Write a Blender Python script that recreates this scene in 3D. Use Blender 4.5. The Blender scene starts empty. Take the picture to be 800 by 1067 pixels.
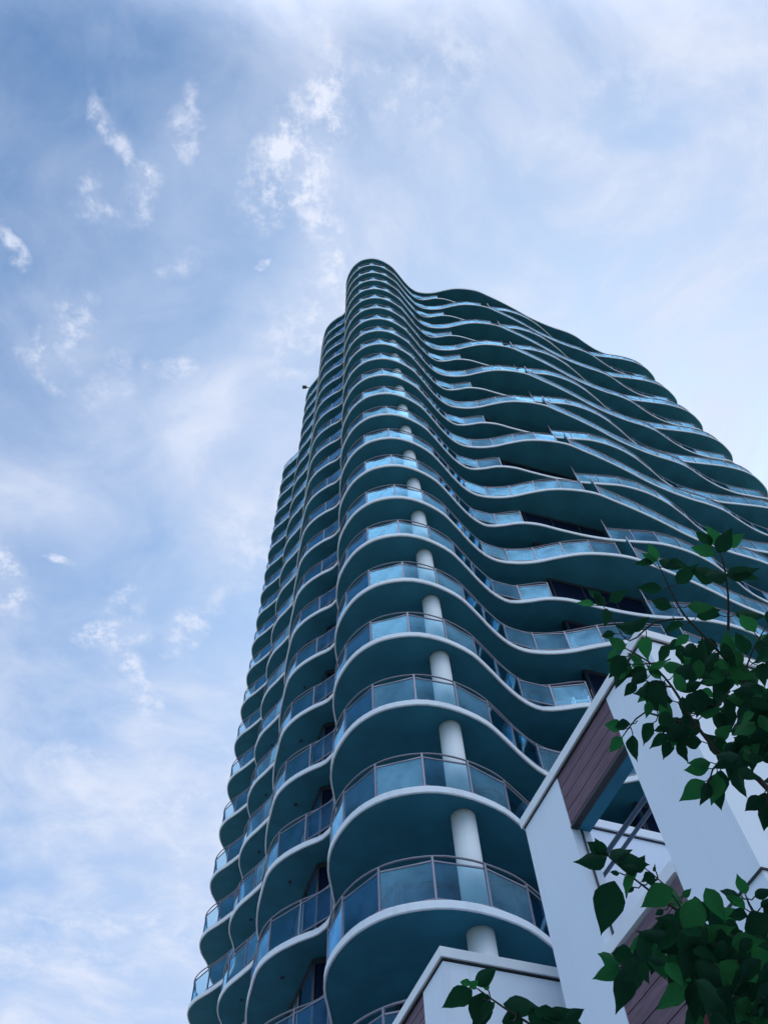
import bpy, bmesh, math, random
from mathutils import Vector, Matrix

random.seed(11)
SC = bpy.context.scene
COL = SC.collection
R = math.radians

# ------------------------------------------------------------------ camera
FPX, PW, PH = 830.5, 800.0, 1067.0                    # focal length in pixels of the 800x1067 photograph
EYE = Vector((0, 0, 1.6))
RX = Vector((0.997407, 0.063135, -0.034542))          # camera right
DN = Vector((-0.071966, 0.875008, -0.478729))         # camera down
FW = Vector((0.0, 0.479974, 0.877283))                # camera forward
cam_d = bpy.data.cameras.new('camera')
cam_d.sensor_fit = 'VERTICAL'; cam_d.sensor_height = 24.0; cam_d.lens = 24.0 * FPX / PH
cam_d.clip_start = 0.05; cam_d.clip_end = 3000
cam = bpy.data.objects.new('camera', cam_d); COL.objects.link(cam)
m = Matrix((RX, -DN, -FW)).transposed().to_4x4(); m.translation = EYE
cam.matrix_world = m
SC.camera = cam

def ray(px, py):
    return (RX * (px - PW / 2) + DN * (py - PH / 2) + FW * FPX).normalized()
def at(px, py, dist):                                  # a point DIST metres away along a sight line
    return EYE + ray(px, py) * dist
def to_px(p):
    d = Vector(p) - EYE; w = d.dot(FW)
    if w < 0.05: return None
    return PW / 2 + FPX * d.dot(RX) / w, PH / 2 + FPX * d.dot(DN) / w

# ------------------------------------------------------------------ light
SUN_EL, SUN_AZ = R(52), R(34)                          # azimuth clockwise from +Y: behind the tower, to the right
EXPOSURE = 1.47
vs = SC.view_settings
vs.view_transform = 'Standard'; vs.look = 'None'; vs.exposure = EXPOSURE; vs.gamma = 1; vs.use_curve_mapping = False
SC.render.engine = 'CYCLES'
SC.cycles.transparent_max_bounces = 24
SC.cycles.max_bounces = 8
SC.cycles.diffuse_bounces = 4

sl = bpy.data.lights.new('sun', 'SUN'); sl.energy = 2.2; sl.angle = R(0.5); sl.color = (1, .94, .86)
so = bpy.data.objects.new('sun', sl); COL.objects.link(so)
sd = Vector((math.sin(SUN_AZ) * math.cos(SUN_EL), math.cos(SUN_AZ) * math.cos(SUN_EL), math.sin(SUN_EL)))
so.rotation_euler = sd.to_track_quat('Z', 'Y').to_euler(); so.location = sd * 200

W = bpy.data.worlds.new('World'); SC.world = W; W.use_nodes = True

class NT:
    """A small builder of node trees."""
    def __init__(self, tree):
        self.t = tree; self.n = tree.nodes; self.l = tree.links
    def node(self, typ, **kw):
        nd = self.n.new(typ)
        for k, v in kw.items(): setattr(nd, k, v)
        return nd
    def put(self, sock, v):
        if hasattr(v, 'is_linked'): self.l.new(v, sock)
        else: sock.default_value = v
    def math(self, op, a, b=0.0, c=0.0, clamp=False):
        nd = self.node('ShaderNodeMath', operation=op, use_clamp=clamp)
        for s, v in zip(nd.inputs, (a, b, c)): self.put(s, v)
        return nd.outputs[0]
    def vmath(self, op, a, b=None, out=0):
        nd = self.node('ShaderNodeVectorMath', operation=op)
        self.put(nd.inputs[0], a)
        if b is not None: self.put(nd.inputs[1], b)
        return nd.outputs[out]
    def comb(self, x, y, z):
        nd = self.node('ShaderNodeCombineXYZ')
        for s, v in zip(nd.inputs, (x, y, z)): self.put(s, v)
        return nd.outputs[0]
    def sep(self, v):
        nd = self.node('ShaderNodeSeparateXYZ'); self.put(nd.inputs[0], v); return nd.outputs
    def smooth(self, v, a, b, lo=0.0, hi=1.0):
        nd = self.node('ShaderNodeMapRange', interpolation_type='SMOOTHSTEP')
        self.put(nd.inputs[0], v)
        for i, x in zip((1, 2, 3, 4), (a, b, lo, hi)): nd.inputs[i].default_value = x
        return nd.outputs[0]
    def noise(self, vec, scale, detail=5.0, rough=0.55, dist=0.0):
        nd = self.node('ShaderNodeTexNoise'); self.put(nd.inputs['Vector'], vec)
        nd.inputs['Scale'].default_value = scale; nd.inputs['Detail'].default_value = detail
        nd.inputs['Roughness'].default_value = rough; nd.inputs['Distortion'].default_value = dist
        return nd
    def mix(self, f, a, b):
        nd = self.node('ShaderNodeMix', data_type='RGBA')
        self.put(nd.inputs[0], f); self.put(nd.inputs[6], a); self.put(nd.inputs[7], b)
        return nd.outputs[2]

def build_sky():
    g = NT(W.node_tree); g.n.clear()
    out = g.node('ShaderNodeOutputWorld'); bg = g.node('ShaderNodeBackground')
    sky = g.node('ShaderNodeTexSky', sky_type='NISHITA')
    sky.sun_disc = False; sky.sun_elevation = SUN_EL; sky.sun_rotation = SUN_AZ
    sky.air_density = 1.0; sky.dust_density = 1.6; sky.ozone_density = 1.6; sky.altitude = 50
    d = g.node('ShaderNodeTexCoord').outputs['Generated']
    x, y, z = g.sep(d)
    zc = g.math('MAXIMUM', z, 0.10)
    uv = g.comb(g.math('DIVIDE', x, zc), g.math('DIVIDE', y, zc), 0.0)       # a flat cloud layer high overhead
    warp = g.noise(uv, 1.3, 3.0).outputs['Color']
    uvw = g.vmath('ADD', uv, g.vmath('SCALE', g.vmath('SUBTRACT', warp, (.5, .5, .5)), None))
    uvw.node.inputs[1]
    sc_node = uvw.node.inputs[1].links[0].from_node; sc_node.inputs['Scale'].default_value = 0.5
    # broad milky veil, thicker towards the sun
    veil_n = g.noise(uvw, 1.15, 4.0, 0.5).outputs['Fac']
    sdot = g.vmath('DOT_PRODUCT', d, tuple(sd), out=1)
    low = g.smooth(z, 0.90, 0.55, 0.0, 0.42)
    east = g.math('ADD', g.math('ADD', g.math('MULTIPLY', x, 0.80), g.math('MULTIPLY', sdot, 0.25)), low)
    veil = g.smooth(g.math('ADD', g.math('MULTIPLY', g.math('SUBTRACT', veil_n, 0.5), 1.5), east), -0.34, 0.44, 0.12, 0.90)
    # fine mackerel structure inside the veil
    fine = g.noise(uvw, 8.0, 7.0, 0.60, 0.1).outputs['Fac']
    fine2 = g.smooth(fine, 0.42, 0.78)
    veil2 = g.math('ADD', veil, g.math('MULTIPLY', g.math('SUBTRACT', fine, 0.5), 0.55), clamp=True)
    for (px, py, ax, ay, w) in SOFT:                                     # wide soft thickenings and clearings of the veil
        c = ray(px, py); a = ray(px + ax, py + ay); e = ray(px - ay * .6, py + ax * .6)
        r = Vector((c.x / c.z, c.y / c.z)); L1 = (Vector((a.x / a.z, a.y / a.z)) - r); L2 = (Vector((e.x / e.z, e.y / e.z)) - r)
        q = g.vmath('SUBTRACT', uvw, (r.x, r.y, 0)); det = L1.x * L2.y - L1.y * L2.x
        qx, qy, _ = g.sep(q)
        lx = g.math('ADD', g.math('MULTIPLY', qx, L2.y / det), g.math('MULTIPLY', qy, -L2.x / det))
        ly = g.math('ADD', g.math('MULTIPLY', qx, -L1.y / det), g.math('MULTIPLY', qy, L1.x / det))
        r2 = g.math('ADD', g.math('MULTIPLY', lx, lx), g.math('MULTIPLY', ly, ly))
        veil2 = g.math('ADD', veil2, g.math('MULTIPLY', g.smooth(r2, 0.0, 1.0, 1.0, 0.0), w), clamp=True)
    # torn wisps at their places in the sky: (pixel centre, long axis px, short axis px, turn, weight)
    tot = None
    wv = g.noise(uv, 9.0, 4.0).outputs['Color']
    sv = g.vmath('SCALE', g.vmath('SUBTRACT', wv, (.5, .5, .5)), None); sv.node.inputs['Scale'].default_value = 0.14
    uvl = g.vmath('ADD', uv, sv)
    wn = g.noise(uv, 26.0, 9.0, 0.66, 0.0).outputs['Fac']
    wm = g.math('ADD', g.smooth(wn, 0.43, 0.66), 0.12)
    for (px, py, ax, ay, w, wr) in WISPS:
        c = ray(px, py); cu, cv = c.x / c.z, c.y / c.z
        a = ray(px + ax, py + ay); au, av = a.x / a.z - cu, a.y / a.z - cv
        L = math.hypot(au, av); th = math.atan2(av, au)
        q = g.vmath('SUBTRACT', uvl, (cu, cv, 0))
        qx, qy, _ = g.sep(q)
        lx = g.math('MULTIPLY', g.math('ADD', g.math('MULTIPLY', qx, math.cos(th)), g.math('MULTIPLY', qy, math.sin(th))), 1 / L)
        ly = g.math('MULTIPLY', g.math('SUBTRACT', g.math('MULTIPLY', qy, math.cos(th)), g.math('MULTIPLY', qx, math.sin(th))), 1 / (L * wr))
        r2 = g.math('ADD', g.math('MULTIPLY', lx, lx), g.math('MULTIPLY', ly, ly))
        f = g.math('MULTIPLY', g.smooth(r2, 0.0, 1.6, 1.0, 0.0), w)
        tot = f if tot is None else g.math('ADD', tot, f)
    wis = g.math('MULTIPLY', g.math('MULTIPLY', tot, wm), 0.8, clamp=True)
    # over-bright broken cloud with blue gaps, added unseen behind the camera to brighten facades
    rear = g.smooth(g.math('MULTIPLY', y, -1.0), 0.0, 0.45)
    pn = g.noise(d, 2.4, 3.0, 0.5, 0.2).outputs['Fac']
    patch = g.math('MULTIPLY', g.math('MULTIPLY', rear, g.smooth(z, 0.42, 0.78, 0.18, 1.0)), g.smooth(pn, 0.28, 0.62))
    back = g.math('ADD', 1.0, g.math('MULTIPLY', patch, CLOUD_FILL - 1.0))
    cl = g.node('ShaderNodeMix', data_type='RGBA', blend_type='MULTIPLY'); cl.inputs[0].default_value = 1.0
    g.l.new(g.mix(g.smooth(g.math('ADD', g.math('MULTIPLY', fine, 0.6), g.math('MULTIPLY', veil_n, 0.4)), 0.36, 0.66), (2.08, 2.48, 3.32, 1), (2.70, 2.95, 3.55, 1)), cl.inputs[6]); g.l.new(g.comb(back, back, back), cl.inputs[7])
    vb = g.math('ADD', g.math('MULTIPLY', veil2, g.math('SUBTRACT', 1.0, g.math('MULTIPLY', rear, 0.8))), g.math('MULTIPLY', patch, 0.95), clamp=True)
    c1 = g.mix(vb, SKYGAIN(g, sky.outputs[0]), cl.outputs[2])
    c2 = g.mix(wis, c1, (2.9, 3.1, 3.65, 1))
    g.l.new(c2, bg.inputs[0]); bg.inputs[1].default_value = 0.10
    g.l.new(bg.outputs[0], out.inputs[0])

def SKYGAIN(g, c):
    nd = g.node('ShaderNodeMix', data_type='RGBA', blend_type='MULTIPLY'); nd.inputs[0].default_value = 1.0
    g.l.new(c, nd.inputs[6]); nd.inputs[7].default_value = (0.38, 0.59, 0.70, 1)
    return nd.outputs[2]

CLOUD_FILL = 3.7  # brightness of the added cloud fill behind the camera
SOFT = [(260, 480, 60, -190, .5), (330, 290, 20, -120, .35), (130, 470, 120, -60, .3), (40, 500, 60, 60, .25), (60, 740, 110, 0, -.25), (150, 110, 190, 60, -.34), (60, 230, 120, 40, -.2), (600, 60, 120, 40, -.25), (420, 60, 80, 60, -.15)]
WISPS = [(350, 50, 12, -75, .8, .32), (330, 115, 25, -50, .9, .5), (300, 180, 55, -50, 1.1, .40), (335, 235, 22, 55, 1.0, .40), (338, 300, 4, 60, .8, .45), (318, 365, 20, -50, .8, .6),
         (128, 150, 18, 45, .8, .40), (142, 200, 25, -25, .7, .45), (197, 135, 12, 38, .8, .45), (66, 350, 34, -30, .9, .5), (45, 385, 20, 30, .6, .5), (198, 272, 14, -18, .7, .5), (92, 213, 13, 10, .8, .9),
         (10, 265, 20, 26, .9, .4), (2, 205, 10, 8, .7, .8), (122, 655, 34, -22, .9, .40), (132, 690, 18, 26, 1.0, .45), (150, 735, 16, 28, .9, .40), (200, 648, 34, -36, .8, .35), (120, 618, 18, -10, .7, .5),
         (8, 600, 12, 40, 1.0, .4), (62, 581, 12, 5, 1.0, .6), (185, 400, 30, 8, .7, .5), (268, 273, 8, 4, .8, .6), (110, 395, 30, -14, .5, .5),
         (480, 50, 70, -40, .55, .6), (420, 110, 50, 40, .5, .6), (640, 110, 70, -50, .4, .5), (120, 960, 130, 10, .5, .22), (60, 1000, 100, 14, .5, .3), (180, 830, 70, -20, .5, .35), (70, 790, 70, 10, .4, .3), (270, 560, 30, -60, .6, .5)]
build_sky()

# ------------------------------------------------------------------ materials
def principled(name, color, rough=0.6, spec=0.5, metal=0.0, var=0.0, vscale=3.0, bump=0.0, bscale=40.0, coat=0.0):
    mt = bpy.data.materials.new(name); mt.use_nodes = True
    g = NT(mt.node_tree); b = g.n['Principled BSDF']
    b.inputs['Base Color'].default_value = (*color, 1); b.inputs['Roughness'].default_value = rough
    b.inputs['Specular IOR Level'].default_value = spec; b.inputs['Metallic'].default_value = metal
    b.inputs['Coat Weight'].default_value = coat
    co = g.node('ShaderNodeTexCoord').outputs['Object']
    if var:
        n = g.noise(co, vscale, 6.0, 0.6).outputs['Fac']
        f = g.smooth(n, 0.3, 0.75)
        dk = tuple(c * (1 - var) for c in color)
        g.l.new(g.mix(f, (*dk, 1), (*color, 1)), b.inputs['Base Color'])
        g.put(b.inputs['Roughness'], g.math('ADD', g.math('MULTIPLY', n, 0.3), rough - 0.15, clamp=True))
    if bump:
        n2 = g.noise(co, bscale, 4.0).outputs['Fac']
        bp = g.node('ShaderNodeBump'); bp.inputs['Strength'].default_value = bump; bp.inputs['Distance'].default_value = 0.01
        g.l.new(n2, bp.inputs['Height']); g.l.new(bp.outputs[0], b.inputs['Normal'])
    return mt

def thin_glass(name, tint, ior=1.7, body=None, bodyf=0.0):
    mt = bpy.data.materials.new(name); mt.use_nodes = True
    g = NT(mt.node_tree); g.n.clear()
    out = g.node('ShaderNodeOutputMaterial')
    tr = g.node('ShaderNodeBsdfTransparent'); tr.inputs[0].default_value = (*tint, 1)
    gl = g.node('ShaderNodeBsdfGlossy'); gl.inputs['Roughness'].default_value = 0.03; gl.inputs[0].default_value = (.36, .75, 1, 1)
    ge = g.node('ShaderNodeNewGeometry')
    cosv = g.math('ABSOLUTE', g.vmath('DOT_PRODUCT', ge.outputs['Incoming'], ge.outputs['Normal'], out=1))
    f0 = ((ior - 1) / (ior + 1)) ** 2
    fr = g.math('ADD', g.math('MULTIPLY', g.math('POWER', g.math('SUBTRACT', 1.0, cosv), 5.0), 1 - f0), f0, clamp=True)
    gn = g.noise(g.node('ShaderNodeTexCoord').outputs['Object'], 0.8, 2.0).outputs['Fac']
    sm_ = g.noise(g.node('ShaderNodeTexCoord').outputs['Object'], 6.0, 6.0, 0.65).outputs['Fac']
    fr = g.math('MULTIPLY', fr, g.math('MULTIPLY', g.smooth(gn, 0.35, 0.65, 0.75, 1.6), g.smooth(sm_, 0.3, 0.7, 0.88, 1.12)), clamp=True)   # Schlick reflectance, the same from both sides
    mx = g.node('ShaderNodeMixShader')
    g.l.new(fr, mx.inputs[0]); g.l.new(tr.outputs[0], mx.inputs[1]); g.l.new(gl.outputs[0], mx.inputs[2])
    last = mx.outputs[0]
    if body:
        df = g.node('ShaderNodeBsdfDiffuse'); df.inputs[0].default_value = (*body, 1)
        m2 = g.node('ShaderNodeMixShader'); m2.inputs[0].default_value = bodyf
        g.l.new(last, m2.inputs[1]); g.l.new(df.outputs[0], m2.inputs[2]); last = m2.outputs[0]
    g.l.new(last, out.inputs[0])
    return mt

M = {}
M['soffit'] = principled('teal_soffit_paint', (0.036, 0.205, 0.300), 0.75, 0.2, var=0.28, vscale=0.9, bump=0.15, bscale=25)
M['floor_top'] = principled('balcony_floor_concrete', (0.32, 0.33, 0.34), 0.85, var=0.2, vscale=2)
M['fascia'] = principled('white_fascia_paint', (0.80, 0.82, 0.83), 0.5, var=0.12, vscale=0.8)
M['column'] = principled('white_column_paint', (0.78, 0.80, 0.80), 0.6, var=0.10, vscale=1.1)
M['rail'] = principled('grey_rail_metal', (0.23, 0.22, 0.26), 0.4, 0.5, metal=0.5)
M['frame'] = principled('dark_window_frame', (0.03, 0.035, 0.05), 0.4)
M['wallpaint'] = principled('dark_blue_wall_paint', (0.004, 0.012, 0.040), 0.7, 0.1, var=0.2)
M['glass'] = thin_glass('blue_balustrade_glass', (0.80, 0.92, 0.96), 1.58)
M['screen'] = thin_glass('teal_screen_glass', (0.42, 0.80, 0.84), 1.6, (0.10, 0.40, 0.45), 0.25)
M['white'] = principled('white_panel_paint', (0.76, 0.79, 0.82), 0.5, var=0.07, vscale=0.7, bump=0.06, bscale=60)
M['coping'] = principled('white_coping_metal', (0.80, 0.82, 0.84), 0.4, var=0.08, vscale=1.5)
M['gap'] = principled('dark_shadow_gap_metal', (0.015, 0.017, 0.02), 0.6)
M['tube'] = principled('dark_blue_handrail_paint', (0.045, 0.085, 0.14), 0.35)
M['bark'] = principled('brown_green_bark', (0.035, 0.030, 0.022), 0.85, var=0.4, vscale=30)
M['black'] = principled('black_metal', (0.012, 0.012, 0.014), 0.5)

def streaky(name, color, var, rough=0.5):
    mt = bpy.data.materials.new(name); mt.use_nodes = True
    g = NT(mt.node_tree); b = g.n['Principled BSDF']
    co = g.node('ShaderNodeTexCoord').outputs['Object']; x, y, z = g.sep(co)
    n1 = g.noise(g.comb(x, y, g.math('MULTIPLY', z, 0.06)), 3.5, 6.0, 0.65).outputs['Fac']     # rain streaks run down
    n2 = g.noise(co, 0.7, 5.0, 0.6).outputs['Fac']
    n3 = g.noise(co, 14.0, 5.0, 0.7).outputs['Fac']
    f = g.math('ADD', g.math('MULTIPLY', g.smooth(n1, 0.52, 0.75), 0.6), g.math('ADD', g.math('MULTIPLY', g.smooth(n2, 0.45, 0.8), 0.4), g.math('MULTIPLY', g.smooth(n3, 0.62, 0.78), 0.35)), clamp=True)
    dk = (color[0] * (1 - var), color[1] * (1 - var), color[2] * (1 - var * .9))
    g.l.new(g.mix(f, (*color, 1), (*dk, 1)), b.inputs['Base Color'])
    b.inputs['Roughness'].default_value = rough
    return mt
M['fascia'] = streaky('white_fascia_paint_stained', (0.76, 0.80, 0.84), 0.26)
M['column'] = streaky('white_column_paint_stained', (0.78, 0.80, 0.80), 0.16, 0.6)
M['white'] = streaky('white_panel_paint_stained', (0.74, 0.80, 0.87), 0.12)
def window_glass_mat():
    mt = bpy.data.materials.new('dark_blue_window_glass'); mt.use_nodes = True
    g = NT(mt.node_tree); b = g.n['Principled BSDF']
    co = g.node('ShaderNodeTexCoord').outputs['Object']
    x, y, z = g.sep(co)
    wz = g.sep(g.node('ShaderNodeNewGeometry').outputs['Position'])[2]
    n = g.noise(g.comb(x, y, g.math('MULTIPLY', g.math('FLOOR', g.math('DIVIDE', g.math('SUBTRACT', wz, 2.9), 3.0)), 3.37)), 1.7, 2.0).outputs['Fac']
    g.l.new(g.mix(g.smooth(n, 0.62, 0.67), (0.010, 0.055, 0.13, 1), (0.06, 0.22, 0.36, 1)), b.inputs['Base Color'])
    b.inputs['Roughness'].default_value = 0.06; b.inputs['IOR'].default_value = 1.65
    return mt
M['window'] = window_glass_mat()
def curtain_mat():
    mt = bpy.data.materials.new('window_with_pale_curtain'); mt.use_nodes = True
    g = NT(mt.node_tree); b = g.n['Principled BSDF']
    x, y, z = g.sep(g.node('ShaderNodeTexCoord').outputs['Object'])
    wz = g.sep(g.node('ShaderNodeNewGeometry').outputs['Position'])[2]
    n = g.noise(g.comb(x, y, g.math('MULTIPLY', g.math('FLOOR', g.math('DIVIDE', g.math('SUBTRACT', wz, 2.9), 3.0)), 3.37)), 4.0, 3.0).outputs['Fac']
    g.l.new(g.mix(g.smooth(n, 0.42, 0.58), (0.02, 0.09, 0.16, 1), (0.50, 0.62, 0.70, 1)), b.inputs['Base Color'])
    b.inputs['Roughness'].default_value = 0.5; b.inputs['Coat Weight'].default_value = 1.0; b.inputs['Coat Roughness'].default_value = 0.03
    return mt
M['curtain'] = curtain_mat()

T1_ = 11.1
def cladding_mat():
    mt = bpy.data.materials.new('purple_brown_cladding'); mt.use_nodes = True
    g = NT(mt.node_tree); b = g.n['Principled BSDF']
    co = g.node('ShaderNodeTexCoord').outputs['Object']
    x, y, z = g.sep(co)
    n = g.noise(g.comb(g.math('MULTIPLY', x, 1.2), g.math('MULTIPLY', y, 1.2), g.math('MULTIPLY', z, 22.0)), 1.6, 6.0, 0.6).outputs['Fac']
    wn_ = g.node('ShaderNodeTexWhiteNoise', noise_dimensions='1D'); g.l.new(g.math('FLOOR', g.math('DIVIDE', g.math('SUBTRACT', z, T1_ - 0.206), 0.23)), wn_.inputs['W'])
    gr = g.mix(g.smooth(n, 0.25, 0.8), (0.095, 0.046, 0.066, 1), (0.20, 0.108, 0.140, 1))
    g.l.new(g.mix(g.math('MULTIPLY', wn_.outputs['Value'], 0.45), gr, (0.075, 0.040, 0.058, 1)), b.inputs['Base Color'])
    b.inputs['Roughness'].default_value = 0.6
    return mt
M['clad'] = cladding_mat()

def leaf_mat(name, a, b_, tl, tf=0.35):
    mt = bpy.data.materials.new(name); mt.use_nodes = True
    g = NT(mt.node_tree); pb = g.n['Principled BSDF']; out = g.n['Material Output']
    co = g.node('ShaderNodeTexCoord').outputs['Object']
    n = g.noise(co, 9.0, 3.0).outputs['Fac']
    cc = g.mix(g.smooth(n, 0.3, 0.7), (*a, 1), (*b_, 1))
    g.l.new(cc, pb.inputs['Base Color']); pb.inputs['Roughness'].default_value = 0.5; pb.inputs['Specular IOR Level'].default_value = 0.06
    tn = g.node('ShaderNodeBsdfTranslucent'); tn.inputs[0].default_value = (*tl, 1)
    mx = g.node('ShaderNodeMixShader'); mx.inputs[0].default_value = tf
    g.l.new(pb.outputs[0], mx.inputs[1]); g.l.new(tn.outputs[0], mx.inputs[2]); g.l.new(mx.outputs[0], out.inputs[0])
    return mt
M['leaf'] = leaf_mat('green_leaf', (0.005, 0.022, 0.016), (0.010, 0.040, 0.022), (0.012, 0.10, 0.035), 0.26)
M['leaf_pale'] = leaf_mat('lit_green_leaf', (0.010, 0.060, 0.026), (0.025, 0.10, 0.035), (0.03, 0.22, 0.06), 0.42)  # paler copy: the brightness of lit leaves is put into the colour
M['leaf_rose'] = leaf_mat('rosy_leaf', (0.16, 0.05, 0.06), (0.24, 0.08, 0.09), (0.30, 0.10, 0.10), 0.3)

def paving_mat():
    mt = bpy.data.materials.new('grey_paving'); mt.use_nodes = True
    g = NT(mt.node_tree); b = g.n['Principled BSDF']
    co = g.node('ShaderNodeTexCoord').outputs['Object']
    br = g.node('ShaderNodeTexBrick'); g.l.new(co, br.inputs[0])
    br.inputs['Scale'].default_value = 1.6
    br.inputs['Color1'].default_value = (.28, .28, .28, 1); br.inputs['Color2'].default_value = (.33, .325, .32, 1); br.inputs['Mortar'].default_value = (.08, .08, .08, 1)
    g.l.new(br.outputs[0], b.inputs['Base Color']); b.inputs['Roughness'].default_value = 0.85
    return mt
M['paving'] = paving_mat()
M['asphalt'] = principled('asphalt', (0.05, 0.05, 0.052), 0.9, var=0.3, vscale=4, bump=0.3, bscale=80)
M['kerb'] = principled('kerb_concrete', (0.30, 0.30, 0.29), 0.85, var=0.2, vscale=5)
M['lawn'] = principled('far_ground', (0.10, 0.12, 0.09), 0.95, var=0.3, vscale=0.2)

# ------------------------------------------------------------------ mesh helpers
class MB:
    def __init__(self): self.v = []; self.f = []; self.mi = []; self.sm = []
    def add(self, vs, fs, mi=0, smooth=False):
        o = len(self.v); self.v += [tuple(p) for p in vs]
        for f in fs: self.f.append([i + o for i in f]); self.mi.append(mi); self.sm.append(smooth)
    def hexa(self, b, t, mi=0):                                   # bottom quad, top quad
        self.add(list(b) + list(t), [(3, 2, 1, 0), (4, 5, 6, 7), (0, 1, 5, 4), (1, 2, 6, 5), (2, 3, 7, 6), (3, 0, 4, 7)], mi)
    def box(self, x0, y0, z0, x1, y1, z1, mi=0):
        self.hexa([(x0, y0, z0), (x1, y0, z0), (x1, y1, z0), (x0, y1, z0)], [(x0, y0, z1), (x1, y0, z1), (x1, y1, z1), (x0, y1, z1)], mi)
    def bar(self, p, q, w, z0, z1, mi=0):                         # an upright plank between two plan points
        p = Vector(p[:2]); q = Vector(q[:2]); d = q - p
        if d.length < 1e-6: return
        n = Vector((-d.y, d.x)).normalized() * w / 2
        c = [p - n, q - n, q + n, p + n]
        self.hexa([(a.x, a.y, z0) for a in c], [(a.x, a.y, z1) for a in c], mi)
    def tube(self, pts, rad, k=8, mi=0, rads=None, cap=True):
        pts = [Vector(p) for p in pts]; n = len(pts); rings = []
        up = Vector((0, 0, 1))
        for i, p in enumerate(pts):
            t = (pts[min(i + 1, n - 1)] - pts[max(i - 1, 0)]).normalized()
            a = t.cross(up)
            if a.length < 1e-3: a = t.cross(Vector((1, 0, 0)))
            a.normalize(); b = a.cross(t).normalized()
            r = rads[i] if rads else rad
            rings.append([p + (a * math.cos(2 * math.pi * j / k) + b * math.sin(2 * math.pi * j / k)) * r for j in range(k)])
        vs = [q for r_ in rings for q in r_]; fs = []
        for i in range(n - 1):
            for j in range(k):
                fs.append((i * k + j, i * k + (j + 1) % k, (i + 1) * k + (j + 1) % k, (i + 1) * k + j))
        self.add(vs, fs, mi, True)
        if cap:
            o = len(self.v) - len(vs)
            self.f.append([o + j for j in range(k)][::-1]); self.mi.append(mi); self.sm.append(False)
            self.f.append([o + (n - 1) * k + j for j in range(k)]); self.mi.append(mi); self.sm.append(False)
    def mesh(self, name, mats):
        me = bpy.data.meshes.new(name); me.from_pydata(self.v, [], self.f)
        for mt in mats: me.materials.append(mt)
        me.polygons.foreach_set('material_index', self.mi)
        me.polygons.foreach_set('use_smooth', self.sm)
        me.update()
        bm = bmesh.new(); bm.from_mesh(me); bmesh.ops.recalc_face_normals(bm, faces=bm.faces); bm.to_mesh(me); bm.free()
        return me

def link(name, me, parent=None, loc=(0, 0, 0)):
    o = bpy.data.objects.new(name, me); COL.objects.link(o); o.location = loc
    if parent: o.parent = parent
    return o
def thing(name, label, cat, loc, group=None):
    o = bpy.data.objects.new(name, None); COL.objects.link(o); o.location = loc
    o.empty_display_size = 0.3; o['label'] = label; o['category'] = cat
    if group: o['group'] = group
    return o
def struct(name, me, loc=(0, 0, 0)):
    o = link(name, me, None, loc); o['kind'] = 'structure'; return o

def catmull(P, step=0.22, closed=True):
    out = []; n = len(P)
    for i in range(n if closed else n - 1):
        p0, p1, p2, p3 = (Vector(P[(i + k) % n] if closed else P[min(max(i + k, 0), n - 1)]) for k in (-1, 0, 1, 2))
        k = max(1, int((p2 - p1).length / step))
        d1, d2, d3 = ((p1 - p0).length ** .5 or .1), ((p2 - p1).length ** .5 or .1), ((p3 - p2).length ** .5 or .1)
        t0, t1 = 0, d1; t2 = t1 + d2; t3 = t2 + d3
        for j in range(k):
            t = t1 + (t2 - t1) * j / k
            A1 = p0 * ((t1 - t) / (t1 - t0)) + p1 * ((t - t0) / (t1 - t0))
            A2 = p1 * ((t2 - t) / (t2 - t1)) + p2 * ((t - t1) / (t2 - t1))
            A3 = p2 * ((t3 - t) / (t3 - t2)) + p3 * ((t - t2) / (t3 - t2))
            B1 = A1 * ((t2 - t) / (t2 - t0)) + A2 * ((t - t0) / (t2 - t0))
            B2 = A2 * ((t3 - t) / (t3 - t1)) + A3 * ((t - t1) / (t3 - t1))
            out.append(B1 * ((t2 - t) / (t2 - t1)) + B2 * ((t - t1) / (t2 - t1)))
    if not closed: out.append(Vector(P[-1]))
    return out

# ------------------------------------------------------------------ ground
g_ = MB(); g_.add([(-900, -900, -0.12), (900, -900, -0.12), (900, 900, -0.12), (-900, 900, -0.12)], [(0, 1, 2, 3)]); struct('ground', g_.mesh('ground', [M['lawn']]))
g_ = MB(); g_.box(-60, -4, -0.3, 60, 70, 0.0); struct('pavement', g_.mesh('pavement', [M['paving']]))
g_ = MB(); g_.box(-60, -4.2, -0.3, 60, -4.003, 0.006); struct('kerb', g_.mesh('kerb', [M['kerb']]))
g_ = MB(); g_.add([(-200, -12, -0.115), (200, -12, -0.115), (200, -4.2, -0.115), (-200, -4.2, -0.115)], [(0, 1, 2, 3)]); struct('road', g_.mesh('road', [M['asphalt']]))

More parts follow.
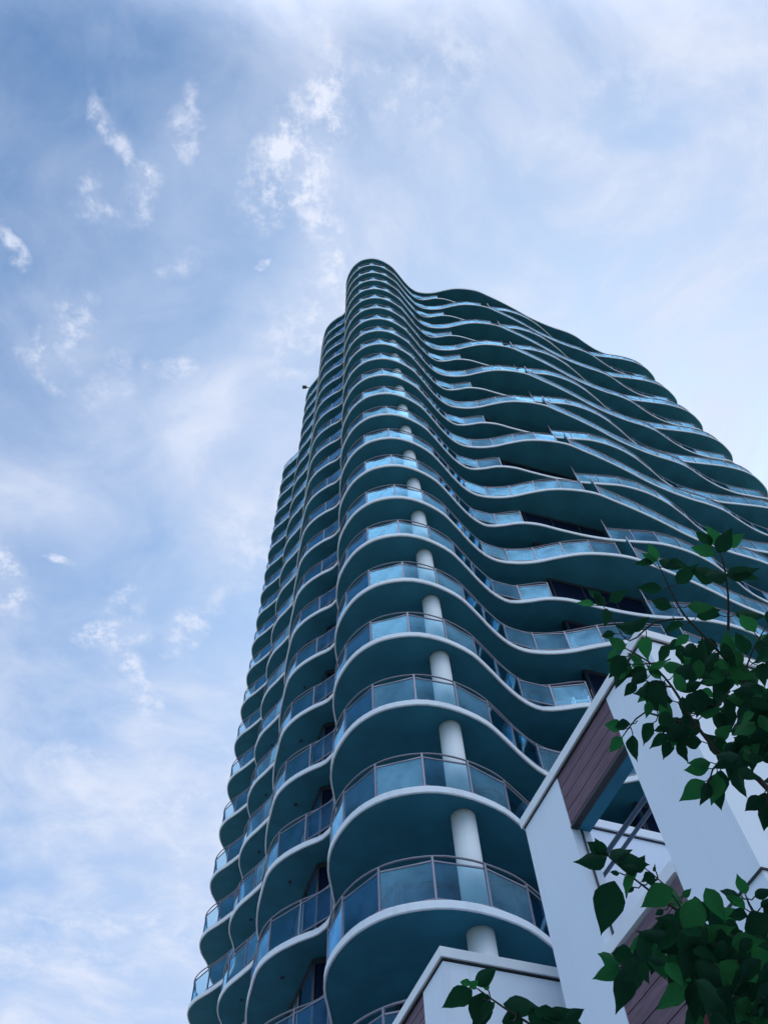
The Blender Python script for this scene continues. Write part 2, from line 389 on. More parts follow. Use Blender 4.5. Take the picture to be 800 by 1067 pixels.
# ------------------------------------------------------------------ the tower
FLOOR, H0, SLAB = 3.0, 11.905, 0.195                    # z of the underside of slab n is H0 + 3 n
N0, N1 = -3, 22
LEFT = [(-9.55, 36.6), (-9.55, 35.0), (-9.68, 34.2), (-9.6, 33.4), (-9.2, 32.75), (-8.4, 32.1), (-7.65, 31.35), (-7.2, 30.4), (-7.08, 29.3)]
MID = [(-7.1, 28.5), (-6.98, 27.85), (-6.55, 27.0), (-5.95, 26.35), (-5.45, 25.75), (-5.15, 24.9), (-5.1, 24.0), (-4.97, 23.15), (-4.72, 22.25),
       (-4.35, 21.25), (-3.83, 20.65), (-3.15, 20.2), (-2.55, 19.9), (-2.2, 19.45), (-2.05, 18.9), (-2.05, 18.2), (-2.07, 17.4), (-1.92, 16.65), (-1.57, 15.95),
       (-1.13, 15.42), (-0.5, 15.02), (0.2, 14.87), (0.8, 14.9), (1.4, 15.1), (1.92, 15.4), (2.42, 15.8), (2.9, 16.4), (3.48, 17.2), (4.05, 17.85), (4.65, 18.24)]
EVEN = [(5.45, 18.42), (6.3, 18.43), (7.15, 18.3), (8.15, 18.2), (9.2, 18.3), (10.4, 18.6), (11.3, 19.05), (12.6, 19.75), (14.0, 20.58), (15.3, 21.4), (16.7, 22.15),
        (17.9, 22.7), (18.9, 23.1), (19.9, 23.6), (21.0, 24.42), (22.15, 25.2), (23.4, 25.8), (24.8, 26.22), (25.75, 26.5), (26.35, 27.05), (26.6, 27.9), (26.5, 29.2)]
ODD = [(5.3, 18.28), (6.05, 18.22), (6.9, 18.35), (8.0, 18.75), (9.1, 19.13), (10.2, 19.43), (11.4, 19.65), (12.6, 19.85), (13.5, 20.15), (14.4, 20.58), (15.35, 21.2),
       (16.4, 22.1), (17.3, 22.95), (18.3, 23.65), (19.3, 24.15), (20.4, 24.52), (21.3, 24.78), (22.4, 25.0), (24.1, 25.38), (25.3, 25.82), (26.0, 26.22), (26.65, 26.8), (27.2, 27.55), (27.35, 28.4), (27.2, 29.4)]
BACK = [(26.2, 32.0), (24.0, 36.5), (20.5, 41.0), (16.0, 44.5), (11.0, 46.5), (5.5, 47.2), (0.0, 46.2), (-4.5, 44.0), (-7.8, 41.0)]
BACK_T = [(26.2, 32.0), (24.0, 36.5), (20.5, 41.0), (16.0, 44.0), (11.0, 44.5), (5.5, 43.0), (1.0, 40.0), (-2.5, 36.0), (-5.0, 32.0)]
LEFT_T = [(-6.7, 29.6)]
PLANS = {'even': LEFT + MID + EVEN + BACK, 'odd': LEFT + MID + ODD + BACK, 'odd_top': LEFT_T + MID + ODD + BACK_T, 'roof': LEFT_T + MID + EVEN + BACK_T}
CURVE = {k: catmull(p) for k, p in PLANS.items()}

def normals(C):
    n = len(C); out = []
    for i in range(n):
        t = (C[(i + 1) % n] - C[i - 1]).normalized()
        out.append(Vector((-t.y, t.x)))                          # inward for this winding
    return out
class Loop:
    def __init__(self, C):
        self.C = C; n = len(C); self.s = [0.0]
        for i in range(n): self.s.append(self.s[-1] + (C[(i + 1) % n] - C[i]).length)
        self.L = self.s[-1]
    def pt(self, s):
        s = min(max(s, 0), self.L - 1e-6)
        lo, hi = 0, len(self.C)
        while hi - lo > 1:
            md = (lo + hi) // 2
            if self.s[md] <= s: lo = md
            else: hi = md
        f = (s - self.s[lo]) / (self.s[lo + 1] - self.s[lo])
        return self.C[lo].lerp(self.C[(lo + 1) % len(self.C)], f)
    def near(self, p):
        p = Vector(p); i = min(range(len(self.C)), key=lambda k: (self.C[k] - p).length)
        return self.s[i]

def inset(C, d):
    N = normals(C); return [c + n * d for c, n in zip(C, N)]

SLAB_ME, FASC_ME, RAIL_ME, PANELS = {}, {}, {}, {}
POST_H, GT = 1.09, 0.95
for key in PLANS:
    C = CURVE[key]; n = len(C)
    if sum(C[i].x * C[(i + 1) % n].y - C[(i + 1) % n].x * C[i].y for i in range(n)) < 0: C = C[::-1]; CURVE[key] = C
    # slab body: soffit below, floor above
    I = inset(C, 0.05)
    mb = MB(); vb = [(p.x, p.y, 0.012) for p in I]; vt = [(p.x, p.y, SLAB - 0.006) for p in I]
    mb.add(vb, [list(range(n))[::-1]], 0); mb.add(vt, [list(range(n))], 1)
    mb.add(vb + vt, [(i, (i + 1) % n, n + (i + 1) % n, n + i) for i in range(n)], 0)
    SLAB_ME[key] = mb.mesh('balcony_slab', [M['soffit'], M['floor_top']])
    # fascia band: closed profile swept round the edge, with a softened lower arris
    prof = [(0.05, 0.0), (0.012, 0.0), (0.0, 0.014), (0.0, SLAB - 0.02), (0.015, SLAB), (0.05, SLAB)]
    N = normals(C); mb = MB(); vs_ = []
    for (dn, z) in prof: vs_ += [(p.x + q.x * dn, p.y + q.y * dn, z) for p, q in zip(C, N)]
    K = len(prof); fs = []
    for a in range(K):
        b = (a + 1) % K
        fs += [(a * n + i, a * n + (i + 1) % n, b * n + (i + 1) % n, b * n + i) for i in range(n)]
    mb.add(vs_, fs, 0)
    FASC_ME[key] = mb.mesh('fascia', [M['fascia']])
    if key == 'roof': continue
    # balustrade: curved handrail, posts, straight glass panels set in thin frames
    G = Loop(inset(C, 0.075)); B = SLAB
    if key == 'even': runs = [(G.near(BACK[-1]), G.near((9.9, 18.52))), (G.near((10.75, 18.75)), G.near(BACK[0]))]
    elif key == 'odd': runs = [(G.near(BACK[-1]), G.near((6.25, 18.25))), (G.near((10.47, 19.5)), G.near(BACK[0]))]
    else: runs = [(G.near(BACK_T[-1]), G.near((6.25, 18.25))), (G.near((10.47, 19.5)), G.near(BACK[0]))]
    mb = MB(); pan = []
    for ri, (s0, s1) in enumerate(runs):
        if s0 > s1: s0 -= G.L
        ptat = lambda s: G.pt(s % G.L)
        anchors = [s0] + ([x if x > s0 else x for x in (G.near((-3.15, 20.41)), G.near((0.55, 15.02)))] if ri == 0 else []) + [s1]
        posts = []
        for a, b in zip(anchors, anchors[1:]):
            k = max(1, round((b - a) / 1.16)); posts += [a + (b - a) * i / k for i in range(k)]
        posts.append(s1)
        ns = max(2, int((s1 - s0) / 0.22)); hr = [ptat(s0 + (s1 - s0) * i / ns) for i in range(ns + 1)]
        mb.tube([(p.x, p.y, B + POST_H) for p in hr], 0.026, 6)
        for s in posts:
            p = ptat(s); q = ptat(s + 0.05); t = (q - p).normalized() * 0.024
            mb.bar(p - t, p + t, 0.05, B, B + POST_H - 0.01)
        for a, b in zip(posts, posts[1:]):
            p, q = ptat(a), ptat(b); t = (q - p).normalized() * 0.03; p2, q2 = p + t, q - t
            mb.bar(p2, q2, 0.035, B + GT, B + GT + 0.035)
            mb.bar(p2, q2, 0.035, B + 0.05, B + 0.08)
            pm = MB(); pm.bar(p2, q2, 0.014, B + 0.082, B + GT - 0.002)
            pan.append((pm, p2, q2))
    RAIL_ME[key] = mb.mesh('railing', [M['rail']]); PANELS[key] = pan

# window wall line behind the balconies
WALL = [(-7.6, 37.5), (-7.3, 34.4), (-6.0, 31.2), (-5.3, 29.2), (-4.6, 26.6), (-3.75, 23.4), (-2.8, 21.03), (-2.35, 20.96), (-1.0, 19.2), (-0.4, 18.1), (2.6, 18.3), (3.6, 19.6), (6.9, 20.9), (6.78, 19.3),
        (10.85, 20.78), (14.5, 22.6), (18.5, 25.0), (22.0, 26.9), (24.2, 28.3), (24.6, 31.5), (22.4, 36.0), (19.0, 40.0), (15.0, 43.0), (10.5, 44.8), (5.5, 45.4), (0.5, 44.5), (-3.5, 42.5), (-6.3, 40.0)]
WALL_T = [(-4.6, 29.2)] + WALL[4:21] + [(19.0, 40.0), (15.0, 42.3), (10.5, 42.6), (6.0, 41.0), (2.0, 38.0), (-1.2, 34.5), (-3.2, 31.5)]
def wall_meshes(P):
    hgt = FLOOR - SLAB
    fr = MB(); pn = MB()
    for i in range(len(P)):
        a, b = Vector(P[i]), Vector(P[(i + 1) % len(P)]); L = (b - a).length; d = (b - a) / L
        k = max(1, round(L / 1.25)); solid = L < 1.0 or (6 < a.x < 7 and b.x > 10)
        fr.bar(a, b, 0.10, 0.0, 0.10, 0); fr.bar(a, b, 0.10, hgt - 0.16, hgt, 0)
        for j in range(k):
            p, q = a + d * (L * j / k), a + d * (L * (j + 1) / k)
            fr.bar(p + d * 0.001, p + d * 0.07, 0.11, 0.10, hgt - 0.16, 0)
            pn.bar(p + d * 0.072, q - d * 0.002, 0.03, 0.102, hgt - 0.162, 1 if solid else 2 if (-7 < a.x < -3.7 and 22 < a.y < 32 and j % 3 != 1) else 0)
    return fr.mesh('window_wall', [M['frame']]), pn.mesh('window_pane', [M['window'], M['wallpaint'], M['curtain']])
WM, WMT = wall_meshes(WALL), wall_meshes(WALL_T)

TOWER_AT = Vector((8, 30, 0))
tower = thing('apartment_tower', 'tall residential tower with wavy white-edged balconies and dark teal soffits', 'tower', TOWER_AT)

col_mb = MB(); ch = FLOOR - SLAB + 0.01
col_mb.tube([(1.37, 15.83, 0.0), (1.37, 15.83, ch)], 0.30, 32)
COL_ME = col_mb.mesh('column', [M['column']])
scr_even = MB(); scr_even.bar((10.72, 18.82), (10.80, 20.66), 0.02, SLAB + 0.03, SLAB + 1.9)
scr_odd = MB(); scr_odd.bar((10.47, 19.60), (10.80, 20.66), 0.02, SLAB + 0.03, SLAB + 1.9)
SCR = {'even': scr_even.mesh('privacy_screen', [M['screen']]), 'odd': scr_odd.mesh('privacy_screen', [M['screen']])}
scr_even = MB(); scr_even.bar((10.72, 18.80), (10.72, 18.85), 0.05, SLAB, SLAB + 1.95)
scr_odd = MB(); scr_odd.bar((10.465, 19.57), (10.48, 19.62), 0.05, SLAB, SLAB + 1.95)
SCP = {'even': scr_even.mesh('screen_post', [M['rail']]), 'odd': scr_odd.mesh('screen_post', [M['rail']])}

def disc(x, y):
    f = MB(); f.tube([(x, y, -0.02), (x, y, 0.014)], 0.055, 14); return f.mesh('soffit_vent', [M['frame']])
FIT_ME = [disc(-3.75, 21.75), disc(-6.15, 27.75)]
cand = []; slabs = {}
for n in range(N0, N1 + 1):
    key = 'roof' if n == 22 else 'odd_top' if n == 21 else ('even' if n % 2 == 0 else 'odd')
    z = H0 + FLOOR * n
    s = link('balcony_slab', SLAB_ME[key], tower, (-TOWER_AT.x, -TOWER_AT.y, z)); slabs[n] = s
    link('fascia', FASC_ME[key], s)
    if 0 <= n < 14:
        for fm in FIT_ME: link('soffit_vent', fm, s)
    if key != 'roof':
        link('railing', RAIL_ME[key], s)
        pk = 'even' if key == 'even' else 'odd'
        link('privacy_screen', SCR[pk], s); link('screen_post', SCP[pk], s)
        w = link('window_wall', (WMT if n >= 20 else WM)[0], tower, (-TOWER_AT.x, -TOWER_AT.y, z + SLAB)); link('window_pane', (WMT if n >= 20 else WM)[1], w)
        link('column', COL_ME, tower, (-TOWER_AT.x, -TOWER_AT.y, z + SLAB - 0.005))
        for i, (pm, p, q) in enumerate(PANELS[key]):
            c = [to_px((a.x, a.y, z + h)) for a, h in ((p, .34), (q, .34), (q, 1.24), (p, 1.24))]
            ar = 0
            if all(c):
                mid = (p + q) / 2; nrm = Vector(((q - p).y, -(q - p).x)).normalized()
                vis = nrm.dot(Vector((0, 0)) - mid) > 0 and all(-15 < x < 815 and -15 < y < 1082 for x, y in c) and mid.y < 33
                if vis:
                    ar = abs(sum(c[k][0] * c[(k + 1) % 4][1] - c[(k + 1) % 4][0] * c[k][1] for k in range(4))) / 2
                    cx, cy = sum(x for x, _ in c) / 4, sum(y for _, y in c) / 4
                    if (cx > 665 and cy > 690) or (cx > 600 and cy > 760) or (cx > 560 and cy > 850) or (cx > 460 and cy > 990): ar = 0   # behind the houses
            cand.append((ar, n, key, i))
# ground storey core below the lowest slab
gm = MB(); gm.hexa([(0.5, 19, 0), (20, 27, 0), (14, 40, 0), (-4, 34, 0)], [(0.5, 19, H0 + FLOOR * N0), (20, 27, H0 + FLOOR * N0), (14, 40, H0 + FLOOR * N0), (-4, 34, H0 + FLOOR * N0)])
link('ground_storey', gm.mesh('ground_storey', [M['wallpaint']]), tower, -TOWER_AT)
cand.sort(key=lambda c: -c[0])
panel_me = {}
for ar, n, key, i in cand[:100]:
    if (key, i) not in panel_me: panel_me[key, i] = PANELS[key][i][0].mesh('glass_panel', [M['glass']])
    link('glass_panel', panel_me[key, i], slabs[n])
rest = MB()
for ar, n, key, i in cand[100:]:
    z = H0 + FLOOR * n; pm = PANELS[key][i][0]
    rest.add([(x, y, zz + z) for x, y, zz in pm.v], pm.f)
o = link('balustrade_glass', rest.mesh('balustrade_glass', [M['glass']]), tower, -TOWER_AT); o['kind'] = 'stuff'
# roof: low dark coping rail set back on the parapet, and a plant room
C = CURVE['roof']; nC = len(C); zr = H0 + FLOOR * 22
mb = MB(); Ci = inset(C, 0.10); Co = inset(C, 0.02)
vs_ = [(p.x, p.y, z) for L_, z in ((Co, SLAB + .002), (Co, SLAB + .16), (Ci, SLAB + .16), (Ci, SLAB + .002)) for p in L_]
mb.add(vs_, [(a * nC + i, a * nC + (i + 1) % nC, ((a + 1) % 4) * nC + (i + 1) % nC, ((a + 1) % 4) * nC + i) for a in range(4) for i in range(nC)])
link('parapet_coping', mb.mesh('parapet_coping', [M['rail']]), tower, (-TOWER_AT.x, -TOWER_AT.y, zr))
mb = MB(); mb.hexa([(5, 26, zr + .26), (18, 31, zr + .26), (14, 39, zr + .26), (2, 34, zr + .26)], [(5, 26, zr + 3), (18, 31, zr + 3), (14, 39, zr + 3), (2, 34, zr + 3)])
link('plant_room', mb.mesh('plant_room', [M['white']]), tower, -TOWER_AT)

# small dark fitting on the roof edge
fx = thing('roof_floodlight', 'small dark floodlight on a short arm jutting from the tower roof edge against the sky', 'floodlight', (-6.55, 27.3, zr + SLAB + 0.16))
mb = MB(); mb.tube([(0.1, 0.1, 0), (0.05, 0.05, .35), (-0.35, -0.1, .55)], 0.05, 8); link('bracket_arm', mb.mesh('bracket_arm', [M['black']]), fx)
mb = MB(); mb.hexa([(-.75, -.25, .45), (-.35, -.25, .5), (-.35, .05, .5), (-.75, .05, .45)], [(-.8, -.25, .72), (-.35, -.25, .66), (-.35, .05, .66), (-.8, .05, .72)]); link('lamp_head', mb.mesh('lamp_head', [M['black']]), fx)

# a pale chair on a balcony to the right of the front column
def on_z(px, py, z):
    d = ray(px, py); return EYE + d * ((z - EYE.z) / d.z)
zc = H0 + FLOOR * 3 + SLAB
cp = on_z(607, 731, zc + 0.35)
chair = thing('balcony_chair', 'pale plastic armchair behind the balcony glass left of the nearer house roof', 'chair', (cp.x, max(cp.y, 18.75), zc))
def cpart(name, boxes):
    mb = MB()
    for b in boxes: mb.box(*b)
    return link(name, mb.mesh(name, [M['coping']]), chair)
cpart('seat', [(-.25, -.24, .40, .25, .24, .44)])
cpart('backrest', [(-.25, .20, .445, .25, .245, .88)])
for sx in (-1, 1):
    cpart('armrest', [(sx * .26 - .03, -.2, .62, sx * .26 + .03, .24, .65)])
    for sy in (-1, 1): cpart('leg', [(sx * .25 - .025, sy * .2 - .025, 0.0, sx * .25 + .025, sy * .2 + .025, .40 if sy > 0 else .62)])

# ------------------------------------------------------------------ the two white houses in front
DA, DB = Vector((-0.389, 0.921)), Vector((0.921, 0.389))         # along the side wall (away), along the front wall (right)
class Frame:
    """Boxes in house coordinates: a along the side wall, b into the house, z up."""
    def __init__(self, origin): self.o = Vector(origin)
    def P(self, a, b, z): q = self.o + DA * a + DB * b; return (q.x, q.y, z)
    def box(self, mb, a0, a1, b0, b1, z0, z1, mi=0):
        mb.hexa([self.P(a0, b0, z0), self.P(a0, b1, z0), self.P(a1, b1, z0), self.P(a1, b0, z0)], [self.P(a0, b0, z1), self.P(a0, b1, z1), self.P(a1, b1, z1), self.P(a1, b0, z1)], mi)
def part(root, name, mats, fn):
    mb = MB(); fn(mb); o = link(name, mb.mesh(name, mats), root, -root.location); return o
def sub(par, name, mats, fn):
    mb = MB(); fn(mb); return link(name, mb.mesh(name, mats), par)

def boards(F, mb, a0, a1, b0, b1, z0, z1, pitch=0.23):
    z = z1
    while z > z0 + 0.02:
        zb = max(z0, z - pitch + 0.014)
        F.box(mb, a0, a1, b0, b1, zb, z, 0); z -= pitch

# nearer house: local corner = near top corner, a from 0 (near) to 4.26 (far end)
O1 = Vector((0.387 * 9.5, 0.793 * 9.5)); F1 = Frame(O1); T1 = 11.1
A0, A1_, A2_, A3_ = 0.0, 1.21, 2.99, 4.26
h1 = thing('white_house', 'nearer white house with an open terrace frame and purple brown cladding behind the tree', 'house', (O1.x, O1.y, 0))
w1 = part(h1, 'side_wall', [M['white']], lambda mb: (
    F1.box(mb, A0, A1_, 0, 0.32, 0, T1 - 0.206),                    # near pier
    F1.box(mb, A2_, A3_, 0, 0.32, 0, T1 - 0.206),                   # far pier
    F1.box(mb, A1_ + .002, A2_ - .002, 0.06, 0.32, 0, 7.84),       # wall below the opening
    F1.box(mb, A1_ + .002, A2_ - .002, 0.06, 0.32, 9.93, T1 - 0.206)))
part(h1, 'front_wall', [M['white']], lambda mb: F1.box(mb, 0.0, 0.32, 0.322, 9.0, 0, T1 - 0.206))
part(h1, 'back_wall', [M['white']], lambda mb: F1.box(mb, 3.92, 4.255, 0.322, 9.0, 0, T1 - 0.206))
part(h1, 'terrace_floor', [M['white']], lambda mb: F1.box(mb, 0.322, 3.918, 0.322, 9.0, 7.2, 7.45))
cp1 = part(h1, 'coping', [M['coping']], lambda mb: (
    F1.box(mb, -0.05, A3_ + 0.05, -0.05, 0.37, T1 - 0.17, T1),
    F1.box(mb, -0.05, 0.37, 0.372, 9.0, T1 - 0.17, T1),
    F1.box(mb, 3.87, A3_ + 0.05, 0.372, 9.0, T1 - 0.17, T1)))
sub(cp1, 'shadow_gap', [M['gap']], lambda mb: (
    F1.box(mb, -0.015, A3_ + 0.015, -0.015, 0.335, T1 - 0.205, T1 - 0.172),
    F1.box(mb, -0.015, 0.335, 0.337, 9.0, T1 - 0.205, T1 - 0.172),
    F1.box(mb, 3.905, A3_ + 0.015, 0.337, 9.0, T1 - 0.205, T1 - 0.172)))
part(h1, 'upper_cladding', [M['clad']], lambda mb: boards(F1, mb, A1_ + .004, A2_ - .004, 0.01, 0.056, 9.93, T1 - 0.206))
part(h1, 'lower_cladding', [M['clad']], lambda mb: boards(F1, mb, A1_ + .004, A2_ - .004, 0.01, 0.056, 0.0, 7.80))
part(h1, 'opening_sill', [M['coping']], lambda mb: F1.box(mb, A1_ + .003, A2_ - .003, -0.03, 0.36, 7.842, 8.0))
part(h1, 'lintel_soffit', [M['soffit']], lambda mb: F1.box(mb, A1_ + .004, A2_ - .004, 0.10, 0.32, 9.90, 9.928))
part(h1, 'lintel_trim', [M['gap']], lambda mb: F1.box(mb, A1_ + .004, A2_ - .004, -0.012, 0.098, 9.885, 9.926))
part(h1, 'wall_joint', [M['gap']], lambda mb: (F1.box(mb, -0.02, A1_, -0.02, -0.001, 6.99, 7.012), F1.box(mb, -0.02, -0.001, 0.0, 9.0, 6.99, 7.012)))
part(h1, 'handrail', [M['tube']], lambda mb: (
    mb.tube([F1.P(0.33, 0.75, 9.86), F1.P(3.91, 0.75, 9.86)], 0.04, 10),
    mb.tube([F1.P(0.33, 0.75, 9.63), F1.P(3.91, 0.75, 9.63)], 0.032, 10)))
part(h1, 'jamb_trim', [M['frame']], lambda mb: F1.box(mb, A2_ - 0.03, A2_ - 0.002, 0.15, 0.175, 8.002, 9.88))

# farther, lower house
T2 = 9.1
O2 = Vector((0.053 * 7.5, 1.572 * 7.5)); F2 = Frame(O2)
h2 = thing('white_house', 'lower white house with its roof corner just below the lowest front balcony', 'house', (O2.x, O2.y, 0))
part(h2, 'front_wall', [M['white']], lambda mb: (F2.box(mb, 0, 0.5, 0, 0.42, 0, T2 - .2), F2.box(mb, 0, 0.5, 0.424, 1.9, 0, T2 - .2), F2.box(mb, 0, 0.5, 1.904, 5.0, 0, T2 - .2)))
part(h2, 'side_wall', [M['white']], lambda mb: F2.box(mb, 0.502, 0.85, 0.0, 0.4, 0, T2 - .2))
part(h2, 'side_cladding', [M['clad']], lambda mb: boards(F2, mb, 0.852, 3.0, 0.02, 0.4, 0, T2 - .2, 0.16))
part(h2, 'roof_deck', [M['white']], lambda mb: F2.box(mb, 0.502, 3.0, 0.402, 5.0, T2 - .5, T2 - .25))
c2 = part(h2, 'coping', [M['coping']], lambda mb: (F2.box(mb, -0.05, 3.0, -0.05, 0.4, T2 - .155, T2), F2.box(mb, -0.05, 0.5, 0.402, 5.0, T2 - .155, T2)))
sub(c2, 'shadow_gap', [M['gap']], lambda mb: (F2.box(mb, -0.012, 3.0, -0.012, 0.38, T2 - .186, T2 - .157), F2.box(mb, -0.012, 0.48, 0.382, 5.0, T2 - .186, T2 - .157)))

def on_b(px, py, b):                                   # where a sight line meets the upright plane b of the nearer house
    d = ray(px, py); t = (Vector(O1).dot(DB) + b) / (d.x * DB.x + d.y * DB.y); return EYE + d * t
zl = on_b(574, 1043, 0.9).z
part(h2, 'handrail', [M['tube']], lambda mb: (mb.tube([F1.P(4.4, 0.9, zl), F1.P(6.6, 0.9, zl)], 0.05, 10), mb.tube([F1.P(4.4, 0.9, zl - .2), F1.P(6.6, 0.9, zl - .2)], 0.04, 10)))

# ------------------------------------------------------------------ tree in the foreground
tree = thing('young_tree', 'leafy green tree hanging heart shaped leaves close in front of the white house at right', 'tree', (2.3, 1.6, 0))
def tpart(name, mb, mats): return link(name, mb.mesh(name, mats), tree, -tree.location)
TRUNK_TOP = Vector((2.15, 1.75, 2.7))
mb = MB(); tp = [(2.3, 1.6, 0), (2.33, 1.63, .8), (2.26, 1.68, 1.7), TRUNK_TOP]
mb.tube(tp, 0.06, 12, rads=[.085, .07, .058, .042]); tpart('trunk', mb, [M['bark']])

def leaf(mb, base, tip_dir, nrm, L, mi, wid=0.52, fold=0.22, droop=0.25, curl=0.0):
    t = tip_dir.normalized(); nrm = (nrm - t * nrm.dot(t)).normalized(); s = t.cross(nrm)
    prof = [(0.0, 0.02), (0.06, .30), (0.16, .72), (0.30, .98), (0.45, .96), (0.60, .76), (0.74, .48), (0.86, .22), (0.94, .08), (1.0, 0.006)]
    vs = []
    for u, w in prof:
        hw = w * wid * L * 0.5
        c = base + t * (u * L) - nrm * (droop * L * u * u)
        up = nrm * (fold * hw)
        rip = 0.05 * L * math.sin(u * 17 + curl * 9)
        vs += [c - s * hw + up + nrm * rip * .5, c - s * hw * .5 + up * .42, c, c + s * hw * .5 + up * .42, c + s * hw + up - nrm * rip * .5]
    fs = []
    for i in range(len(prof) - 1):
        for j in range(4):
            fs.append((i * 5 + j, i * 5 + j + 1, (i + 1) * 5 + j + 1, (i + 1) * 5 + j))
    mb.add(vs, fs, mi, True)

def petiole(mb, a, b, r=0.0016):
    md = (a + b) / 2 - Vector((0, 0, 0.006)); mb.tube([a, md, b], r, 5, mi=3)

leaves = MB(); stems = leaves
def pick():
    r = random.random()
    return 1 if r < 0.24 else 0
def leaf_at(px, py, dist, ang, Lpx, mi=None, tilt=None):
    """A leaf whose stalk end is near that sight line; ANG turns the tip in the picture plane (0 = right, 90 = down)."""
    b = at(px, py, dist); a = R(ang)
    v = ray(px, py)
    tip = RX * math.cos(a) + DN * math.sin(a) + v * random.uniform(-.35, .35)
    nr = -v + RX * random.uniform(-.75, .75) + DN * random.uniform(-.75, .75) if tilt is None else -v + RX * tilt[0] + DN * tilt[1]
    if nr.z > 0: nr = nr
    leaf(leaves, b, tip, -nr, Lpx * dist / FPX, pick() if mi is None else mi, random.uniform(.48, .66), random.uniform(.15, .5), random.uniform(.0, .3), random.random())
    return b

def branch(pts, r0, r1, side=True, every=20, Lpx=36, jitter=8, skip=0):
    """pts: (px, py, dist); leaves in near-pairs along it."""
    P = [at(*p) for p in pts]
    C = catmull([tuple(p) for p in P], 0.03, closed=False)
    n = len(C); tw = MB(); tw.tube(C, r0, 7, rads=[r0 + (r1 - r0) * i / max(1, n - 1) for i in range(n)]); tpart('twig', tw, [M['bark']])
    L = 0
    for i in range(len(pts) - 1):
        (x0, y0, d0), (x1, y1, d1) = pts[i], pts[i + 1]; seg = math.hypot(x1 - x0, y1 - y0); k = max(1, int(seg / every))
        for j in range(k):
            f = (j + random.uniform(.2, .8)) / k
            if i == 0 and f < skip: continue
            x, y, d = x0 + (x1 - x0) * f, y0 + (y1 - y0) * f, d0 + (d1 - d0) * f
            ang = math.degrees(math.atan2(y1 - y0, x1 - x0))
            for sgn in (-1, 1):
                if random.random() < .12: continue
                aa = ang + sgn * random.uniform(35, 85)
                aa = aa + (90 - aa) * 0.25 if -90 < aa < 270 else aa
                ox, oy = math.cos(R(aa)) * jitter, math.sin(R(aa)) * jitter
                dd = d + random.uniform(-.04, .04)
                b = leaf_at(x + ox, y + oy, dd, aa + random.uniform(-25, 25), Lpx * random.uniform(.7, 1.15))
                petiole(stems, at(x, y, d), b)
    x, y, d = pts[-1]
    ang = math.degrees(math.atan2(pts[-1][1] - pts[-2][1], pts[-1][0] - pts[-2][0]))
    leaf_at(x, y, d, ang, Lpx * .8)

def clump(px, py, rx, ry, n, d, Lpx=34, spread=.25):
    for _ in range(int(n * (0.66 if py < 900 else 0.6))):
        a = random.uniform(0, 2 * math.pi); r = math.sqrt(random.random())
        x, y = px + rx * r * math.cos(a), py + ry * r * math.sin(a)
        dd = d + random.uniform(-spread, spread)
        b = leaf_at(x, y, dd, random.gauss(95, 60), Lpx * .92 * random.uniform(.6, 1.2))
        c = at(x + random.uniform(-16, 16), y - random.uniform(4, 22), dd + .02)
        if random.random() < .25: petiole(stems, at(x + random.uniform(-6, 6), y + random.uniform(2, 8), dd + .06), b)

# limbs from the trunk up into the crown
def limb(pts, r0, r1):
    C = catmull([tuple(p) for p in pts], 0.05, closed=False); n = len(C)
    mb = MB(); mb.tube(C, r0, 9, rads=[r0 + (r1 - r0) * i / (n - 1) for i in range(n)]); tpart('branch', mb, [M['bark']])
limb([TRUNK_TOP, at(880, 960, 2.35), at(830, 860, 2.5), at(790, 812, 2.55), at(750, 787, 2.55)], 0.022, 0.007)
limb([TRUNK_TOP, at(860, 1010, 2.3), at(800, 1000, 2.25), at(745, 985, 2.2), at(715, 955, 2.2)], 0.018, 0.005)
limb([TRUNK_TOP, at(840, 900, 2.6), at(800, 760, 2.7), at(772, 705, 2.7), at(758, 660, 2.7)], 0.016, 0.005)
limb([TRUNK_TOP, at(820, 1120, 2.2), at(700, 1130, 2.1), at(610, 1105, 2.1)], 0.014, 0.005)
# upper crown
branch([(758, 662, 2.7), (758, 620, 2.7), (752, 582, 2.7), (747, 570, 2.7)], .005, .0018, every=26, Lpx=30)
branch([(750, 787, 2.55), (722, 752, 2.55), (700, 716, 2.57), (676, 690, 2.6), (652, 676, 2.62)], .006, .002, every=17, Lpx=27)
branch([(722, 752, 2.55), (700, 752, 2.54), (672, 742, 2.53), (648, 768, 2.5)], .004, .0016, every=17, Lpx=25)
branch([(700, 716, 2.57), (678, 712, 2.58), (660, 703, 2.6)], .003, .0015, every=16, Lpx=23)
branch([(772, 705, 2.7), (738, 668, 2.68), (712, 640, 2.66), (692, 602, 2.66), (684, 585, 2.66)], .005, .0016, every=21, Lpx=25)
branch([(712, 645, 2.66), (682, 648, 2.66), (655, 668, 2.66), (636, 642, 2.66), (624, 626, 2.66)], .0035, .0013, every=34, Lpx=22, skip=.5)
branch([(690, 690, 2.6), (670, 692, 2.6), (652, 692, 2.6)], .003, .0013, every=18, Lpx=21)
branch([(752, 790, 2.55), (742, 802, 2.52), (738, 815, 2.5)], .004, .0015, every=7, Lpx=30)
branch([(792, 812, 2.55), (800, 822, 2.5), (798, 842, 2.48)], .004, .0015, every=9, Lpx=28)
branch([(795, 740, 2.7), (775, 715, 2.68), (785, 675, 2.66), (800, 650, 2.66)], .004, .0015, every=17, Lpx=26)
branch([(760, 720, 2.66), (735, 742, 2.6), (716, 744, 2.6), (700, 772, 2.58)], .003, .0013, every=13, Lpx=25)
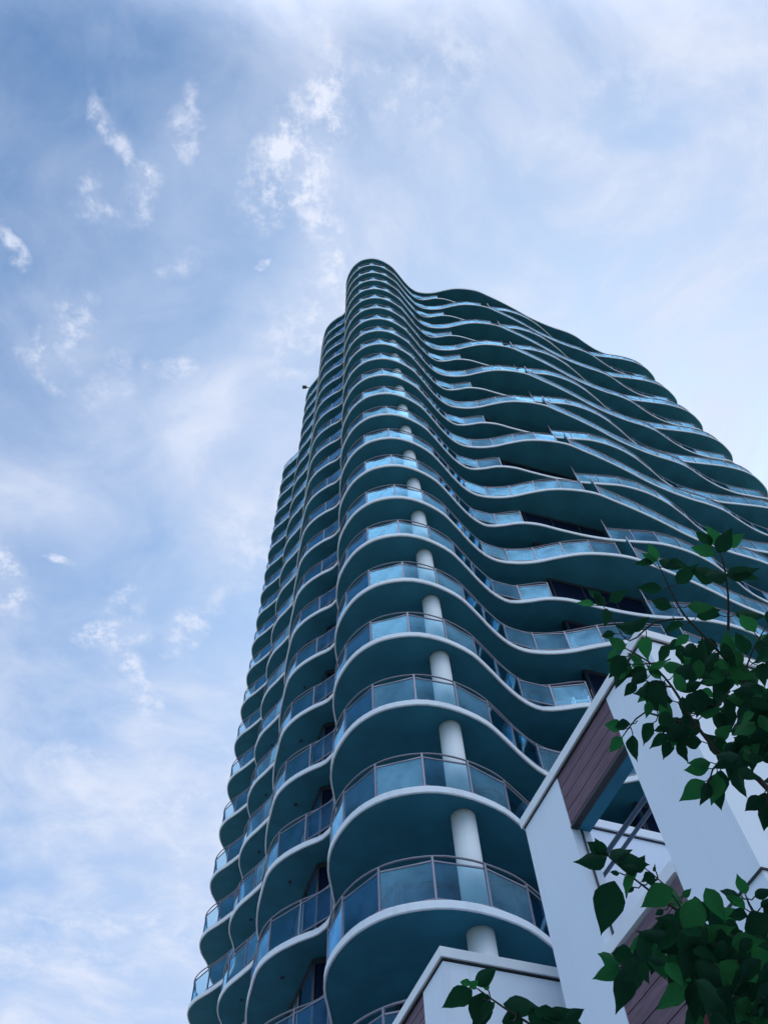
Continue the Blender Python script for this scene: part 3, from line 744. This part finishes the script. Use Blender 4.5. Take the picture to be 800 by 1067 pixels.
for (x, y, a, L_) in [(745, 578, 200, 26), (747, 576, -60, 28), (756, 600, -10, 32), (757, 598, 170, 26), (684, 584, 200, 20), (686, 584, 20, 24), (630, 632, 230, 20), (632, 634, 95, 20), (640, 676, 100, 22), (650, 684, 100, 34), (662, 684, 60, 26)]:
    leaf_at(x, y, 2.66, a, L_, 1 if random.random() < .4 else 0)
clump(728, 676, 34, 16, 34, 2.68, 23); clump(755, 705, 34, 24, 54, 2.66, 25); clump(703, 728, 30, 20, 26, 2.56, 25)
clump(790, 745, 20, 34, 60, 2.62, 27); clump(772, 785, 22, 20, 36, 2.55, 27); clump(806, 690, 18, 34, 26, 2.7, 27); clump(822, 770, 22, 60, 40, 2.65, 30)
# lower crown
branch([(715, 955, 2.2), (690, 938, 2.15), (662, 917, 2.12), (634, 893, 2.1)], .0035, .0016, every=400, Lpx=10)
branch([(715, 955, 2.2), (692, 922, 2.18), (668, 902, 2.17)], .0025, .0012, every=400, Lpx=10)
for (x, y, a, L_, mi) in [(632, 894, 168, 30, 0), (628, 889, 215, 20, 0), (630, 892, -120, 22, 0), (634, 894, -18, 24, 0), (642, 898, 5, 30, 0), (664, 904, -60, 14, 0), (662, 909, 120, 26, 1), (640, 918, 105, 48, 0), (666, 906, 185, 18, 0), (672, 908, 60, 16, 0)]:
    leaf_at(x, y, 2.1, a, L_, mi)
branch([(745, 985, 2.2), (700, 985, 2.15), (664, 1000, 2.1), (646, 1008, 2.08)], .005, .0018, every=15, Lpx=34)
branch([(790, 960, 2.2), (780, 942, 2.2), (776, 932, 2.2)], .004, .0016, every=9, Lpx=24)
clump(710, 972, 34, 20, 44, 2.18, 32); clump(752, 985, 42, 26, 90, 2.18, 34); clump(790, 1005, 28, 38, 80, 2.18, 34); clump(735, 1025, 26, 26, 34, 2.15, 34, .15); clump(680, 996, 20, 16, 16, 2.1, 32); clump(765, 1045, 34, 18, 40, 2.12, 34); clump(800, 1050, 24, 30, 36, 2.12, 34)
clump(722, 942, 24, 12, 16, 2.18, 30)
for (x, y, a, L_, mi, tl) in [(735, 925, 60, 32, 1, (.2, .3)), (725, 935, 100, 42, 1, (.1, -.2)), (752, 1002, 105, 46, 1, (.1, .1)), (700, 925, 150, 34, 1, (.1, .1)), (785, 985, 60, 30, 1, (0, .3)), (762, 985, -10, 28, 1, (0, .2))]:
    leaf_at(x, y, 1.98, a, L_, mi, tl)
leaf_at(742, 1052, 1.98, 80, 28, 2, (.1, .2))
# sprig at the foot of the picture
branch([(610, 1105, 2.1), (560, 1072, 2.1), (525, 1050, 2.1), (497, 1030, 2.1)], .004, .0016, every=400, Lpx=14)
for (x, y, a, L_, mi) in [(492, 1032, 150, 34, 0), (490, 1026, 200, 12, 1), (489, 1030, -45, 12, 1), (494, 1026, -35, 26, 0), (502, 1034, 95, 34, 0), (508, 1036, 110, 36, 0), (516, 1044, 130, 26, 0), (524, 1046, 10, 34, 0), (530, 1052, 80, 26, 0), (540, 1054, 110, 30, 0), (553, 1050, 60, 30, 0), (556, 1054, 15, 30, 0), (570, 1060, -20, 22, 0), (578, 1062, 20, 30, 0), (590, 1062, -30, 18, 0), (585, 1068, 170, 30, 0), (600, 1075, 30, 30, 0)]:
    leaf_at(x, y, 2.08 + random.uniform(-.03, .03), a, L_, mi)
tpart('foliage', leaves, [M['leaf'], M['leaf_pale'], M['leaf_rose'], M['bark']])
